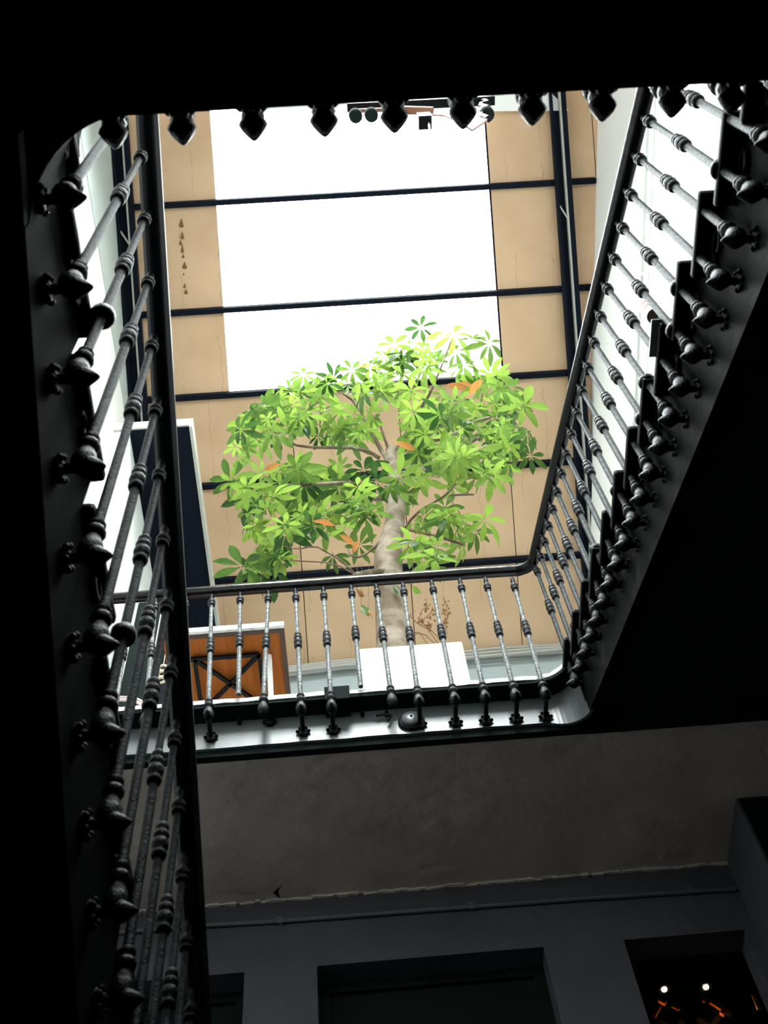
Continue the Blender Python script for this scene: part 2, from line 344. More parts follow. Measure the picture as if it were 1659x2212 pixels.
# the chipped pale nosing with a black underside
def nosepath(z0, z1, off=0.0, jit=0.0):
    q = [(-1.775 + i * 0.0433, 3.0 + off) for i in range(70)]; q = [p for p in q if p[0] < 0.80] + arc(0.80, 2.87, 0.13 - off * .5, 90, 0, 8)
    return [(x, y + random.uniform(-jit, jit), z1 + random.uniform(-jit, jit), z0) for x, y in q]
obj('nosing', shift(ribbon(nosepath(ZF - 0.012, ZF + 0.014, 0, 0.0025), 0.15), fo).mesh('nosing', 'nosing'), fa)
obj('nosing_underside', shift(ribbon(nosepath(ZF - 0.032, ZF - 0.0125, 0.004), 0.14), fo).mesh('nosing_underside', 'soffit'), fa)
# black clamp and the broken gap in the nosing
cl = MB().box(-.105, .0, 2.985, 3.08, ZF - .06, ZF + .024); obj('clamp', shift(cl, fo).mesh('clamp', 'soffit'), fa)
for p in ((518, 1565), (783, 1548), (835, 1547), (322, 1577)):
    q = at(*p, 1, FASC) - fo
    obj('bolt_stub', MB().lathe([(.006, 0), (.011, .012), (.006, .03)], 7, M4=Matrix.Translation(q) @ Matrix.Rotation(PI / 2, 4, 'X')).mesh('stub', 'iron_dark'), fa)
hk = [at(*p, 1, FASC - .02) - fo for p in ((812, 1546), (828, 1543), (846, 1545), (838, 1556))]
obj('hook', MB().tube(hk, .006, 6).mesh('hook', 'iron_dark'), fa)
dc = at(889, 1561, 1, FASC)
ds = thing('ceiling_rose', 'round stepped metal cable rose on the fascia below the planter', 'cable rose', dc)
mx = Matrix.Rotation(PI / 2, 4, 'X')
obj('rim', MB().lathe([(.056, -.002), (.056, .010), (.050, .016), (.043, .014)], 28, M4=mx).mesh('rim', 'iron_dark'), ds)
obj('cap', MB().lathe([(.042, .010), (.042, .026), (.037, .031), (.006, .032)], 28, M4=mx).mesh('cap', 'chrome'), ds)
obj('screw_hole', MB().lathe([(.006, .0322), (.006, .034)], 8, M4=mx @ Matrix.Translation((0, .004, 0))).mesh('hole', 'soffit'), ds)

# near fascia, bending into the left string
def zb_l(y): return 1.826 - 0.56 * (y - 0.815)
ZN = 2.30
pn = [(x, 0.375, 2.585, ZN) for x in (2.76, 2.0, 1.6, 1.3, 1.0, .7, .4, .1, -.2, -.37)][::-1]
pa = [(x, y, 2.585, ZN - 0.26 * (1 - i / 10)) for i, (x, y) in enumerate(arc(-.37, .5, .125, 180, 270, 10))]
nf = thing('near_landing_fascia', 'black edge board of the near landing overhead, bending at its left corner', 'fascia', (0, 0.375, ZN))
obj('board', shift(ribbon((pa + pn)[::-1], -0.06 * -1 if False else 0.06), (0, .375, ZN)).mesh('near_board', 'soffit'), nf)

# ------------------------------------------------------------------ stair flights
def flight_right():
    t = thing('staircase', 'dark right hand stair flight climbing away to the far landing', 'staircase', (1.0, 0.4, 2.3))
    o = Vector((1.0, .4, 2.3))
    for i, (x, y, z) in enumerate(K_R):
        yn = K_R[i + 1][1] if i + 1 < len(K_R) else y + .2
        mb = shift(MB().box(x, xr(y) - .02, y, yn + .012, z - .028, z), o)
        bevel(obj('tread', mb.mesh('tread', 'tread'), t), .008)
        obj('riser', shift(MB().box(xs_r(y) + .003, xr(y) - .02, y + .015, y + .03, z - .1075 - .002, z - .029), o).mesh('riser', 'tread'), t)
    path = []
    for i, (x, y, z) in enumerate(K_R):
        yn = K_R[i + 1][1] if i + 1 < len(K_R) else 2.944
        yn = min(yn, 2.944)
        if y + .012 >= yn: continue
        for q in (y + .012, yn + .0119): path.append((xs_r(q), q, z - .029, zb_r(q)))
    path[0] = (xs_r(.36), .36, path[0][2], zb_r(.36))
    obj('outer_string', shift(ribbon(path[::-1], .05), o).mesh('outer_string', 'string'), t)
    # plastered soffit
    mb = MB(); vs = []
    for q in (.36, 2.95):
        for f in (xs_r(q) + .001, xr(q) - .01):
            vs += [(f, q, zb_r(q) + .004), (f, q, zb_r(q) + .05)]
    mb.add(vs, [(0, 2, 6, 4), (1, 5, 7, 3), (0, 1, 3, 2), (4, 6, 7, 5), (0, 4, 5, 1), (2, 3, 7, 6)])
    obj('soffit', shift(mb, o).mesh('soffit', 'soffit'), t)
    mb = MB().box(.95, xr(3.0) - .01, 2.95, 3.135, ZB, ZF)
    obj('landing_trimmer', shift(mb, o).mesh('trimmer', 'soffit'), t)
    # infill between soffit line and far landing underside
    # scrolled tread-end brackets on the string
    for (x, y, z) in K_R[:-1]:
        c = Vector((xs_r(y + .1) - .006, y + .12, z - .06)) - o
        b = MB(); pts = [c + Vector((0, .055 * math.cos(a) * (1 - a / 9), .035 * math.sin(a) * (1 - a / 9))) for a in [k * .5 for k in range(13)]]
        b.tube(pts, .008, 6); obj('scroll', b.mesh('scroll', 'black'), t)
flight_right()

def flight_left():
    o = Vector((-.6, .4, 2.3))
    t = thing('staircase', 'black left hand stair flight descending away below the near landing', 'staircase', o)
    ks = [(0.543 + .262 * k, 2.453 - .1345 * k) for k in range(13)]
    path = []
    for i, (y, z) in enumerate(ks):
        y0 = y - .262
        if i == 0: y0 = 0.50
        bevel(obj('tread', shift(MB().box(-1.77, -.47, y - .275 if i else .39, y, z - .028, z), o).mesh('tread', 'tread'), t), .008)
        if i: obj('riser', shift(MB().box(-1.77, -.50, y - .262 - .03, y - .262 - .015, z, z + .1345 - .029), o).mesh('riser', 'tread'), t)
        for q in (y0 - (.0 if i == 0 else .012), y - .0121): path.append((-.495, q, z - .029, zb_l(q)))
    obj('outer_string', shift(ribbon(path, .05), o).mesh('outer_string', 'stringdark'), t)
    mb = MB(); vs = []
    for q in (.36, 3.67):
        for f in (-.497, -1.77):
            zz = min(zb_l(q), 2.30)
            vs += [(f, q, zz + .004), (f, q, zz + .05)]
    mb.add(vs, [(0, 4, 6, 2), (1, 3, 7, 5), (0, 2, 3, 1), (4, 5, 7, 6), (0, 1, 5, 4), (2, 6, 7, 3)])
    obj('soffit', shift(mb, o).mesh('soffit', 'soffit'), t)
    for (y, z) in ks[:8]:
        c = Vector((-.489, y - .12, z - .06)) - o
        b = MB(); pts = [c + Vector((0, -.055 * math.cos(a) * (1 - a / 9), .035 * math.sin(a) * (1 - a / 9))) for a in [k * .5 for k in range(13)]]
        b.tube(pts, .008, 6); obj('scroll', b.mesh('scroll', 'black'), t)
flight_left()

# ------------------------------------------------------------------ railings
SH = 0.0092
def baluster_set(L, kn):
    """meshes of one cast baluster, origin at the level of its wall bracket, arm towards +y"""
    up = L
    def sc_(p, f): return [(max(rr * f, SH * 1.02), z) for rr, z in p]
    shaft = MB().lathe([(SH * 1.15, .085), (SH * 1.15, up - kn - .05), (SH * 1.1, up - kn), (SH, up - kn + .05), (SH, up - .075), (SH, up - .004)], 10)
    col = MB().lathe(sc_([(.011, up - .105), (.019, up - .10), (.021, up - .092), (.015, up - .087), (.021, up - .081), (.0225, up - .071), (.019, up - .061), (.013, up - .052), (.010, up - .042),
                      (.013, up - .034), (.014, up - .026), (.010, up - .016), (.009, up - .002)], .84), 12)
    k = up - kn
    knu = MB().lathe(sc_([(.012, k - .062), (.021, k - .058), (.0245, k - .048), (.0215, k - .040), (.0175, k - .037), (.024, k - .030), (.0265, k - .017), (.024, k - .006), (.0175, k - .003),
                      (.0235, k + .003), (.025, k + .012), (.022, k + .020), (.0165, k + .023), (.021, k + .029), (.0215, k + .037), (.017, k + .045), (.011, k + .052)], .74), 14)
    base = MB().lathe(sc_([(.010, -.010), (.018, -.004), (.024, .006), (.028, .018), (.027, .030), (.021, .050), (.016, .060), (.0145, .064), (.021, .069), (.025, .078), (.022, .087), (.015, .092), (.0135, .096), (.019, .101), (.020, .108), (.014, .115), (.011, .119)], .86), 12)
    return dict(shaft=shaft, collar=col, knuckle=knu, base=base)
def bracket_mesh(d, f=.84, g=.76, pm='iron_dark'):
    """onion ended arm: rosette against the board at +d, onion pointing to -y"""
    m = Matrix.Rotation(PI / 2, 4, 'X')      # local z -> -y
    arm = MB().lathe([(a * f, b) for a, b in [(.012, -d), (.012, -.014), (.015, -.006), (.023, .004), (.0265, .012), (.022, .022), (.014, .033), (.006, .042), (.001, .045)]], 10, M4=m)
    ros = MB().lathe([(a * g, b) for a, b in [(.034, -d + .001), (.034, -d + .006), (.026, -d + .011), (.014, -d + .015)]], 12, M4=m)
    for k in range(6):
        a = k * PI / 3; ros.lathe([(.002, -.008), (.008, -.003), (.008, .003), (.002, .008)], 6, M4=Matrix.Translation((.030 * g * math.cos(a), d - .010, .030 * g * math.sin(a))) @ m)
    return arm.mesh('bracket', pm), ros.mesh('rosette', pm)
RING = MB().lathe([(.012, -.014), (.025, -.012), (.027, -.004), (.027, .006), (.023, .013), (.012, .015)], 14).mesh('ring', 'iron_dark')
class Bal:
    def __init__(s, L, kn, d, shaftmat='iron', partmat='iron_dark'):
        b = baluster_set(L, kn); s.L = L
        s.shaft = b['shaft'].mesh('shaft', shaftmat); s.collar = b['collar'].mesh('collar', partmat)
        s.knuckle = b['knuckle'].mesh('knuckle', partmat); s.base = b['base'].mesh('base_knob', partmat)
        s.arm, s.ros = bracket_mesh(d, pm=partmat)
    def put(s, parent, foot, top, face=0.0, what='all', po=Vector(), ring=None):
        """foot and top in world; face = rotation about z that turns +y towards the board"""
        foot, top = Vector(foot), Vector(top); d = top - foot
        q = Vector((0, 0, 1)).rotation_difference(d.normalized())
        m = Matrix.Translation(foot - po) @ q.to_matrix().to_4x4() @ Matrix.Rotation(face, 4, 'Z') @ Matrix.Diagonal((1, 1, d.length / s.L, 1))
        o = obj('baluster', s.shaft, parent, mx=m)
        obj('collar', s.collar, o); obj('knuckle', s.knuckle, o)
        if what != 'bare': obj('base_knob', s.base, o)
        if what == 'all': obj('bracket', s.arm, o); obj('rosette', s.ros, o)
        if ring is not None: obj('tread_ring', RING, o, loc=(0, 0, ring))
        return o
PROF = [(-.016, 0), (.016, 0), (.018, .012), (.025, .018), (.0265, .030), (.022, .044), (.010, .051), (-.010, .051), (-.022, .044), (-.0265, .030), (-.025, .018), (-.018, .012)]
def sweep(path, prof, sx=1.0):
    mb = MB(); n = len(prof); vs = []; pts = [Vector(p) for p in path]
    for i, p in enumerate(pts):
        t = pts[min(i + 1, len(pts) - 1)] - pts[max(i - 1, 0)]; t.normalize()
        u = t.cross(Vector((0, 0, 1))).normalized(); v = u.cross(t)
        vs += [p + u * (a * sx) + v * b for a, b in prof]
    fs = [(n*i + k, n*i + n + k, n*i + n + (k + 1) % n, n*i + (k + 1) % n) for i in range(len(pts) - 1) for k in range(n)]
    mb.add(vs, fs, 0, True); mb.add(vs[:n], [tuple(range(n))]); mb.add(vs[-n:], [tuple(range(n))[::-1]])
    return mb
def rail_obj(path, parent, po, sx=1.0, mat_='rail'):
    o = obj('handrail', shift(sweep(path, PROF, sx), po).mesh('handrail', mat_), parent)
    return o

# right flight
def xb_r(y): return 0.965 - 0.017 * (y - 0.6)
def zt_r(y): return 3.455 + 0.553 * (y - 0.644)
po = Vector((.95, .5, 2.5))
rr = thing('stair_railing', 'iron railing of the right flight rising to the far landing, black rail and turned balusters', 'railing', po)
pth = [(xb_r(y), y, zt_r(y) - .004) for y in (.30, .8, 1.3, 1.8, 2.3, 2.7, 2.88)]
XE = 0.80; ZR = 4.737
for i, (x, y) in enumerate(arc(.845, 2.90, .080, 0, 90, 8)):
    pth.append((x, y, zt_r(2.90) - .006 + (ZR - zt_r(2.90)) * min(1, i / 6)))
rail_obj(pth, rr, po, 1.0, 'railright')
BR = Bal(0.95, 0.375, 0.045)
rings = {0, 3, 4, 6, 7, 10, 13, 17}
for i in range(-2, 21):
    y = 0.644 + 0.1195 * i
    if y > 2.98: break
    z = zt_r(y); tr = [k for k in K_R if k[1] <= y]; zr = (tr[-1][2] if tr else 2.64) - (z - .95)
    BR.put(rr, (xb_r(y), y, z - .95), (xb_r(y), y, z), -PI / 2, 'all', po, ring=(zr if i in rings else None))

# left flight
po = Vector((-.45, .5, 2.2))
rl = thing('stair_railing', 'near left railing with black handrail running down across the picture, turned iron balusters', 'railing', po)
def zt_l(y): return 3.25 - .655 * (y - .622)
rail_obj([(-.441, y, zt_l(y) - .004) for y in (.30, .9, 1.6, 2.3, 3.0, 3.6)], rl, po, 1.18, 'railblack')
BL = Bal(1.06, 0.43, 0.045, 'iron_shaded', 'cast_shaded')
for i in range(-2, 22):
    y = 0.622 + .1415 * i
    if y > 3.5 or y < .35: continue
    z = zt_l(y)
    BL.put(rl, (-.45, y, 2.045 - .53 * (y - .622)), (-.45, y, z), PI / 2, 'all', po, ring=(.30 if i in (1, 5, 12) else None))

# far landing balcony
po = Vector((0, 2.98, ZB))
rb = thing('landing_railing', 'far landing balustrade in front of the tree, some balusters missing their feet', 'railing', po)
BX = []
rail_obj([(-1.775, 2.98, ZR + .004), (-1.0, 2.98, ZR + .004), (-.7, 2.98, ZR + .002), (0, 2.98, ZR), (.4, 2.98, ZR), (.7, 2.98, ZR - .002), (.80, 2.98, ZR - .004), (.86, 2.98, ZR - .006)], rb, po)
BB = Bal(0.90, 0.405, 0.105, 'iron_lit')
spec = [((458, 1279), (450, 1552), 'all'), ((519, 1277), (515, 1528), 'bare'), ((580, 1274), (568, 1540), 'knob'), ((638, 1272), (651, 1540), 'all'), ((698, 1268), (717, 1536), 'all'),
        ((758, 1265), (782, 1510), 'bare'), ((812, 1262), (848, 1522), 'knob'), ((870, 1260), (906, 1524), 'all'), ((932, 1255), (984, 1520), 'all'), ((993, 1251), (1050, 1516), 'all'),
        ((1048, 1249), (1116, 1512), 'all'), ((1106, 1249), (1180, 1508), 'all'),
        ((403, 1285), (390, 1560), 'all'), ((338, 1288), (312, 1565), 'knob'), ((282, 1292), (245, 1570), 'bare'), ((225, 1296), (178, 1575), 'all'), ((168, 1300), (110, 1580), 'all'), ((111, 1304), (42, 1585), 'all')]
for (tx, ty), (bx, by), w in spec:
    tp = at(tx, ty, 1, 2.98); ft = at(bx, by, 1, 2.98); tp.z = min(tp.z, ZR + .01)
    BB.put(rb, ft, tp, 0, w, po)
# a loose rosette left on the board under the foot that hangs free
q = at(583, 1562, 1, FASC) - po
o = obj('rosette', BB.ros, rb, loc=(q.x, 0, q.z)); 

# near landing: the onion ends of its brackets hang over the well
po = Vector((0, .42, 2.3))
rn = thing('landing_railing', 'balustrade of the near landing seen from below, onion ends hanging over the black edge', 'railing', po)
BN = Bal(0.98, 0.40, 0.030, 'iron_dark')
for m_, s in ((BN.arm, 1.32),):
    for v in m_.vertices: v.co.x *= s; v.co.z *= s; v.co.y = v.co.y * (1.0 if v.co.y > 0 else .98)
for i, x in enumerate((-.372, -.243, -.108, .027, .161, .293, .427, .563, .699, .815, .93)):
    x *= 1.032; BN.put(rn, (x, .405, 2.375), (x, .405, 3.355), PI, 'all', po)
rail_obj([(-.36, .42, 3.35), (.4, .42, 3.35), (.95, .42, 3.35)], rn, po)

# ------------------------------------------------------------------ ground floor details
po = Vector((0, YW - .02, 3.58))
cd = thing('conduit', 'painted conduit running along the back wall just below the plaster ceiling', 'pipe', po)
pts = [at(x, y, 1, YW - .012) - po for x, y in ((60, 2030), (450, 1999), (605, 1990), (1250, 1942), (1590, 1920))]
obj('pipe', MB().tube(pts, .010, 8).mesh('pipe', 'pipe'), cd)
for x, y in ((605, 1990), (1018, 1959), (1490, 1925)):
    q = at(x, y, 1, YW - .012) - po; obj('clip', MB().box(q.x - .012, q.x + .012, q.y - .012, q.y + .012, q.z - .018, q.z + .018).mesh('clip', 'pipe'), cd)
# room behind the right opening
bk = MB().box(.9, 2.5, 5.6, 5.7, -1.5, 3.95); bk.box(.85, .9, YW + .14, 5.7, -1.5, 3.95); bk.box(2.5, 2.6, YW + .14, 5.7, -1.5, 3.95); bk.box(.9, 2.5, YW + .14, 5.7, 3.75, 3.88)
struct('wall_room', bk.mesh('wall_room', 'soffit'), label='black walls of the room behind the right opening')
for i, (p, h) in enumerate((((1435, 2138), 'left'), ((1525, 2133), 'right'))):
    c = at(*p, 1, 4.6)
    t = thing('ceiling_spotlight', 'lit warm spotlight, the %s of two in the dark room' % h, 'spotlight', (c.x, c.y, 3.75), 'spotlights in the back room')
    dz = c.z - 3.75
    obj('stem', MB().tube([(0, 0, 0), (0, 0, dz + .05)], .006, 8).mesh('stem', 'black'), t)
    obj('housing', MB().lathe([(.010, dz + .055), (.034, dz + .045), (.036, dz + .004), (.030, dz - .002), (.026, dz + .004)], 18).mesh('housing', 'black'), t)
    obj('lamp', MB().lathe([(.003, dz - .006), (.012, dz - .004), (.014, dz + .003), (.003, dz + .004)], 16).mesh('lamp', 'lamp'), t)
    l = bpy.data.lights.new('spot_glow', 'SPOT'); l.energy = 5.5; l.color = (1, .62, .3); l.spot_size = 1.6; l.shadow_soft_size = .02; l.spot_blend = .3
    lo = bpy.data.objects.new('spot_glow', l); COL.objects.link(lo); lo.parent = t; lo.location = (0, 0, dz - .02)
# timber slats of a lattice frame hanging below the lamps
po = at(1480, 2190, 1, 4.5)
lt = thing('timber_lattice', 'warm lit open lattice of orange timber slats under the spotlights', 'lattice', po)
for a, b, w in (((1412, 2195), (1424, 2174), .022), ((1423, 2160), (1438, 2168), .02), ((1425, 2208), (1450, 2222), .02), ((1463, 2225), (1474, 2206), .02), ((1535, 2164), (1578, 2192), .016),
                ((1556, 2186), (1566, 2192), .02), ((1506, 2202), (1540, 2222), .018), ((1538, 2218), (1553, 2196), .022), ((1517, 2160), (1524, 2162), .012), ((1628, 2150), (1640, 2180), .012), ((1452, 2172), (1468, 2180), .012)):
    p, q = at(*a, 1, 4.5) - po, at(*b, 1, 4.5) - po
    obj('slat', MB().bar(p, q, .018, w, up=(0, 1, 0)).mesh('slat', 'timber'), lt)

# ------------------------------------------------------------------ roof
rf = bpy.data.objects.new('roof', None); COL.objects.link(rf); rf['kind'] = 'structure'; rf['label'] = 'sloping roof of tan boards on dark purlins'
rows = [1.76, 2.49, 3.345, 4.012, 4.715, 5.46, 6.19]
colsx = [-1.78, -.35, .62, 1.59, 2.56]
ca = math.cos(math.atan(RS)); 
def panel(x0, x1, y0, y1, zf=zroof, name='panel'):
    g = .004; mb = MB(); mb.box(x0 + g - x0, x1 - g - x0, y0 + g - y0, y1 - g - y0, 0, .012, 0, dz=lambda x, y: zf(y + y0) - zf(y0))
    o = obj(name, mb.mesh(name, 'tan'), rf, loc=(x0, y0, zf(y0) + random.uniform(0, .004)))
    return o
for j in range(6):
    y0, y1 = rows[j], rows[j + 1]
    ed = colsx + [max(xr(y0), xr(y1)) + .05 if j < 4 else xr(y0) + .02]
    if ed[-1] <= 2.56: ed = colsx[:-1] + [xr(y0) + .04]
    for i in range(len(ed) - 1):
        x0, x1 = ed[i], ed[i + 1]
        if j < 3:
            if x0 >= -.36 and x1 <= 1.6: continue
            if x0 == -1.78: x1 = SKX0
        panel(x0, x1, y0, y1)
# the near slope behind the ridge
for y0, y1 in ((-3.0, -2.6), (-2.6, -1.6), (-1.6, -.5), (-.5, .68), (.68, 1.76)):
    for x0, x1 in ((-1.78, SKX0), (SKX1, 2.3), (2.3, xr(y0) + .06)): panel(x0, x1, y0, y1, zfront)
    if y1 <= -2.5: panel(SKX0, SKX1, y0, y1, zfront)
struct('roof_cover', MB().box(-1.95, SKX0, RIDGE, 6.4, .02, .06, 0, dz=lambda x, y: zroof(y)).box(SKX1, 3.2, RIDGE, 6.4, .02, .06, 0, dz=lambda x, y: zroof(y)).box(SKX0, SKX1, 4.03, 6.4, .02, .06, 0, dz=lambda x, y: zroof(y))
       .box(-1.95, SKX0, -3.2, RIDGE, .02, .06, 0, dz=lambda x, y: zfront(y)).box(SKX1, 3.2, -3.2, RIDGE, .02, .06, 0, dz=lambda x, y: zfront(y)).box(SKX0, SKX1, -3.2, -2.6, .02, .06, 0, dz=lambda x, y: zfront(y)).mesh('roof_cover', 'steel'), label='outer roof covering above the boards')
for k, (y0, y1, zf) in enumerate(((1.76, 2.49, zroof), (2.49, 3.345, zroof), (3.345, 4.02, zroof), (-.5, .68, zfront), (.68, 1.76, zfront), (-1.6, -.5, zfront), (-2.6, -1.6, zfront))):
    struct('window_%d' % (k + 1), MB().box(SKX0, SKX1, y0 + .002, y1 - .002, .014, .018, 0, dz=lambda x, y: zf(y)).mesh('pane', 'glass'), label='clear skylight pane in the roof, row %d from the ridge' % (k + 1 if k < 3 else k - 2) if k < 3 else 'clear skylight pane on the near slope, out of sight')
# purlins
for i, y in enumerate((2.50, 3.345, 4.012, 4.715, 5.46)):
    o = obj('purlin', MB().box(-1.77, 0, -.024, .024, -.055, -.004, 0).mesh('purlin', 'steel'), rf, loc=(0, y, zroof(y)))
    me = o.data; x1 = xr(y) - .01
    for v in me.vertices:
        if v.co.x > -1: v.co.x = x1
for y in (.68, -.5, -1.6, -2.6):
    obj('purlin', MB().box(-1.77, 2.55, -.024, .024, -.055, -.004).mesh('purlin', 'steel'), rf, loc=(0, y, zfront(y)))
# white board along the ridge
q4 = [at_roof(560, 244, -.05), at_roof(1228, 238, -.05), at_roof(1186, 196, -.05), at_roof(560, 220, -.05)]
wbd = MB().add(q4 + [v - Vector((0, 0, .02)) for v in q4], [(0, 1, 2, 3), (4, 7, 6, 5), (0, 4, 5, 1), (1, 5, 6, 2), (2, 6, 7, 3), (3, 7, 4, 0)])
struct('trim_4', wbd.mesh('trim_4', 'white'), label='white board along the roof ridge')
# rafters
def rafter(x, w, lab):
    t = thing('rafter', lab, 'rafter', (x, RIDGE, zroof(RIDGE)))
    sl = lambda xx, y: -RS * y
    obj('chord', MB().box(-w * .5, -w * .5 + .022, 0, 4.3, -.14, -.06, 0, dz=sl).mesh('chord', 'steel'), t)
    obj('chord', MB().box(w * .5 - .045, w * .5, 0, 4.3, -.14, -.06, 0, dz=sl).mesh('chord', 'steel'), t)
    obj('web', MB().box(-w * .5 + .024, w * .5 - .047, 0, 4.3, -.070, -.060, 0, dz=sl).mesh('web', 'steel'), t)
    obj('flange', MB().box(w * .5 - .062, w * .5 - .0455, 0, 4.3, -.135, -.071, 0, dz=sl).mesh('flange', 'palesteel'), t)
    for y in (.9, 3.1): obj('brace', MB().bar((-w * .5 + .02, y, -RS * y - .12), (w * .5 - .05, y + .12, -RS * (y + .12) - .12), .012, .02).mesh('brace', 'palesteel'), t)
rafter(2.235, .145, 'double steel rafter with pale flange near the right wall')
rafter(-1.685, .15, 'double steel rafter with pale flange near the left wall')
# flaking holes in the left board
pan = bpy.data.objects.new('peeled_patch', None)
for (x, y, w, h) in ((392, 482, 5, 9), (394, 508, 4, 8), (390, 524, 3, 5), (394, 537, 3, 9), (396, 553, 3, 4), (399, 573, 5, 7), (397, 592, 1.5, 3), (399, 617, 3, 5), (402, 630, 4, 5)):
    w *= 1.25; h *= 1.2; a = at_roof(x, y, -.001); ex = (at_roof(x + w, y, -.001) - a); ey = at_roof(x, y + h, -.001) - a
    n = Vector((0, -RS, -1)).normalized() * .006
    vs = [a - ey, a + ex * .8 + ey * .7, a + ey, a - ex + ey * .6, a - ey * .9 + n, a + ex * .5 + ey * .6 + n, a + ey * .8 + n, a - ex * .6 + ey * .5 + n]
    obj('paint_flake', MB().add(vs, [(0, 1, 2, 3), (4, 5, 6, 7), (0, 1, 5, 4), (1, 2, 6, 5), (2, 3, 7, 6), (3, 0, 4, 7)]).mesh('flake', 'peel'), rf)
bpy.data.objects.remove(pan)
# dark clutter of a lighting bar slung under the ridge
po = at(900, 235, 1, 1.62)
lb = thing('lighting_bar', 'dark rusty lighting bar with fittings hung under the ridge, cut off by the near landing', 'light fitting', po)
def L(x, y): return at(x, y, 1, 1.62) - po
obj('bar', MB().bar(L(750, 232), L(1068, 216), .07, .07).mesh('bar', 'black'), lb)
obj('lower_bar', MB().bar(L(760, 240), L(860, 236), .03, .03).mesh('bar2', 'rust'), lb)
for x, y in ((768, 250), (802, 248), (845, 245), (1052, 246)):
    q = L(x, y); obj('lamp_head', MB().lathe([(.035, -.05), (.052, -.045), (.055, .03), (.035, .10)], 12, M4=Matrix.Translation(q)).mesh('head', 'soffit'), lb)
q = L(917, 262); obj('motor_box', bevel(obj('x', None), 0) and MB().box(q.x - .05, q.x + .05, q.y - .05, q.y + .05, q.z - .06, q.z + .09).mesh('box', 'black') if False else MB().box(q.x - .05, q.x + .05, q.y - .05, q.y + .05, q.z - .06, q.z + .09).mesh('box', 'black'), lb)
obj('blade', MB().tube([L(925, 262), L(928, 278), L(929, 292)], [.014, .008, .002], 6).mesh('blade', 'black'), lb)
obj('rust_bracket', MB().bar(L(872, 238), L(935, 240), .06, .04).mesh('rb', 'rust'), lb)
obj('drooping_cable', MB().tube([L(905, 246), L(960, 250), L(990, 262), L(1020, 282), L(1050, 262), L(1058, 230)], .008, 6).mesh('cab', 'rust'), lb)
obj('rope_coil', MB().tube([L(1046 + 10 * math.cos(a * 1.7), 212 + a * 3) for a in range(16)], .028, 6).mesh('rope', 'black'), lb)
hang = MB().tube([(L(820, 222)), Vector((L(820, 222).x, L(820, 222).y, zfront(1.62) - po.z))], .006, 6).tube([(L(1010, 214)), Vector((L(1010, 214).x, L(1010, 214).y, zfront(1.62) - po.z))], .006, 6)
obj('hanger', hang.mesh('hanger', 'black'), lb)

# ------------------------------------------------------------------ upper floor, left side
struct('wall_partition', MB().box(-1.62, -1.5, 3.55, 6.2, ZF, 8.0).mesh('partition', 'white'), label='white partition wall under the black box on the left')
bx = thing('ceiling_box', 'long black ceiling box with grey white sides above the left partition', 'ceiling box', (-1.3, 3.545, 8.0))
obj('underside', MB().box(-.2, .245, 0, 2.65, 0, .012).mesh('underside', 'steel'), bx)
obj('casing', MB().box(-.32, .265, -.012, 2.65, .0125, .13).mesh('casing', 'palesteel'), bx)
obj('lip', MB().box(.246, .268, -.012, 2.65, -.02, .0124).mesh('lip', 'palesteel'), bx)
cb = thing('tall_cabinet', 'tall narrow black cabinet standing left behind the landing railing', 'cabinet', (-1.2, 4.0, ZF))
bevel(obj('body', MB().box(-.105, .105, .012, .35, 0, 2.42).mesh('body', 'steel'), cb), .006)
bevel(obj('door', MB().box(-.10, .10, -.008, .0115, .04, 2.38).mesh('door', 'soffit'), cb), .004)
obj('edge_strip', MB().box(.055, .062, -.0125, -.0082, .05, 2.36).mesh('edge', 'palesteel'), cb)
lv = thing('louvred_unit', 'small pale louvred unit behind the left end of the landing railing', 'vent unit', (-1.40, 3.9, ZF))
obj('case', MB().box(-.045, .085, .012, .2, 0, 1.6).mesh('case', 'cable'), lv)
for k in range(26): obj('slat', MB().box(-.035, .075, -.004, .0115, .05 + k * .06, .085 + k * .06).mesh('slat', 'palepipe'), lv)
for k, (a, b, c) in enumerate((((240, 1506), (290, 1507), (312, 1518)), ((240, 1511), (285, 1513), (305, 1521)))):
    p = [at(*q, 1, 3.02) for q in (a, b, c)]
    o = obj('cable', MB().tube(p, .006, 7).mesh('cable', 'pinkcable')); tag(o, ('upper of two pale pink cables lying at the left end of the landing edge', 'lower of two pale pink cables lying at the left end of the landing edge')[k], 'cable', 'pink cables on the landing')
q = at(350, 1456, 1, 3.4)
og = thing('hanging_ornament', 'small beige ornament of linked rings beside the left partition', 'ornament', (q.x, 3.4, q.z))
for k in range(3): obj('ring', MB().tube([(.022 * math.cos(a * PI / 4), 0, .05 * (k - 1) + .022 * math.sin(a * PI / 4)) for a in range(9)], .007, 6).mesh('ring', 'ceramic'), og)
obj('cord', MB().tube([(0, 0, .07), (0, 0, .9)], .002, 5).mesh('cord', 'ceramic'), og)

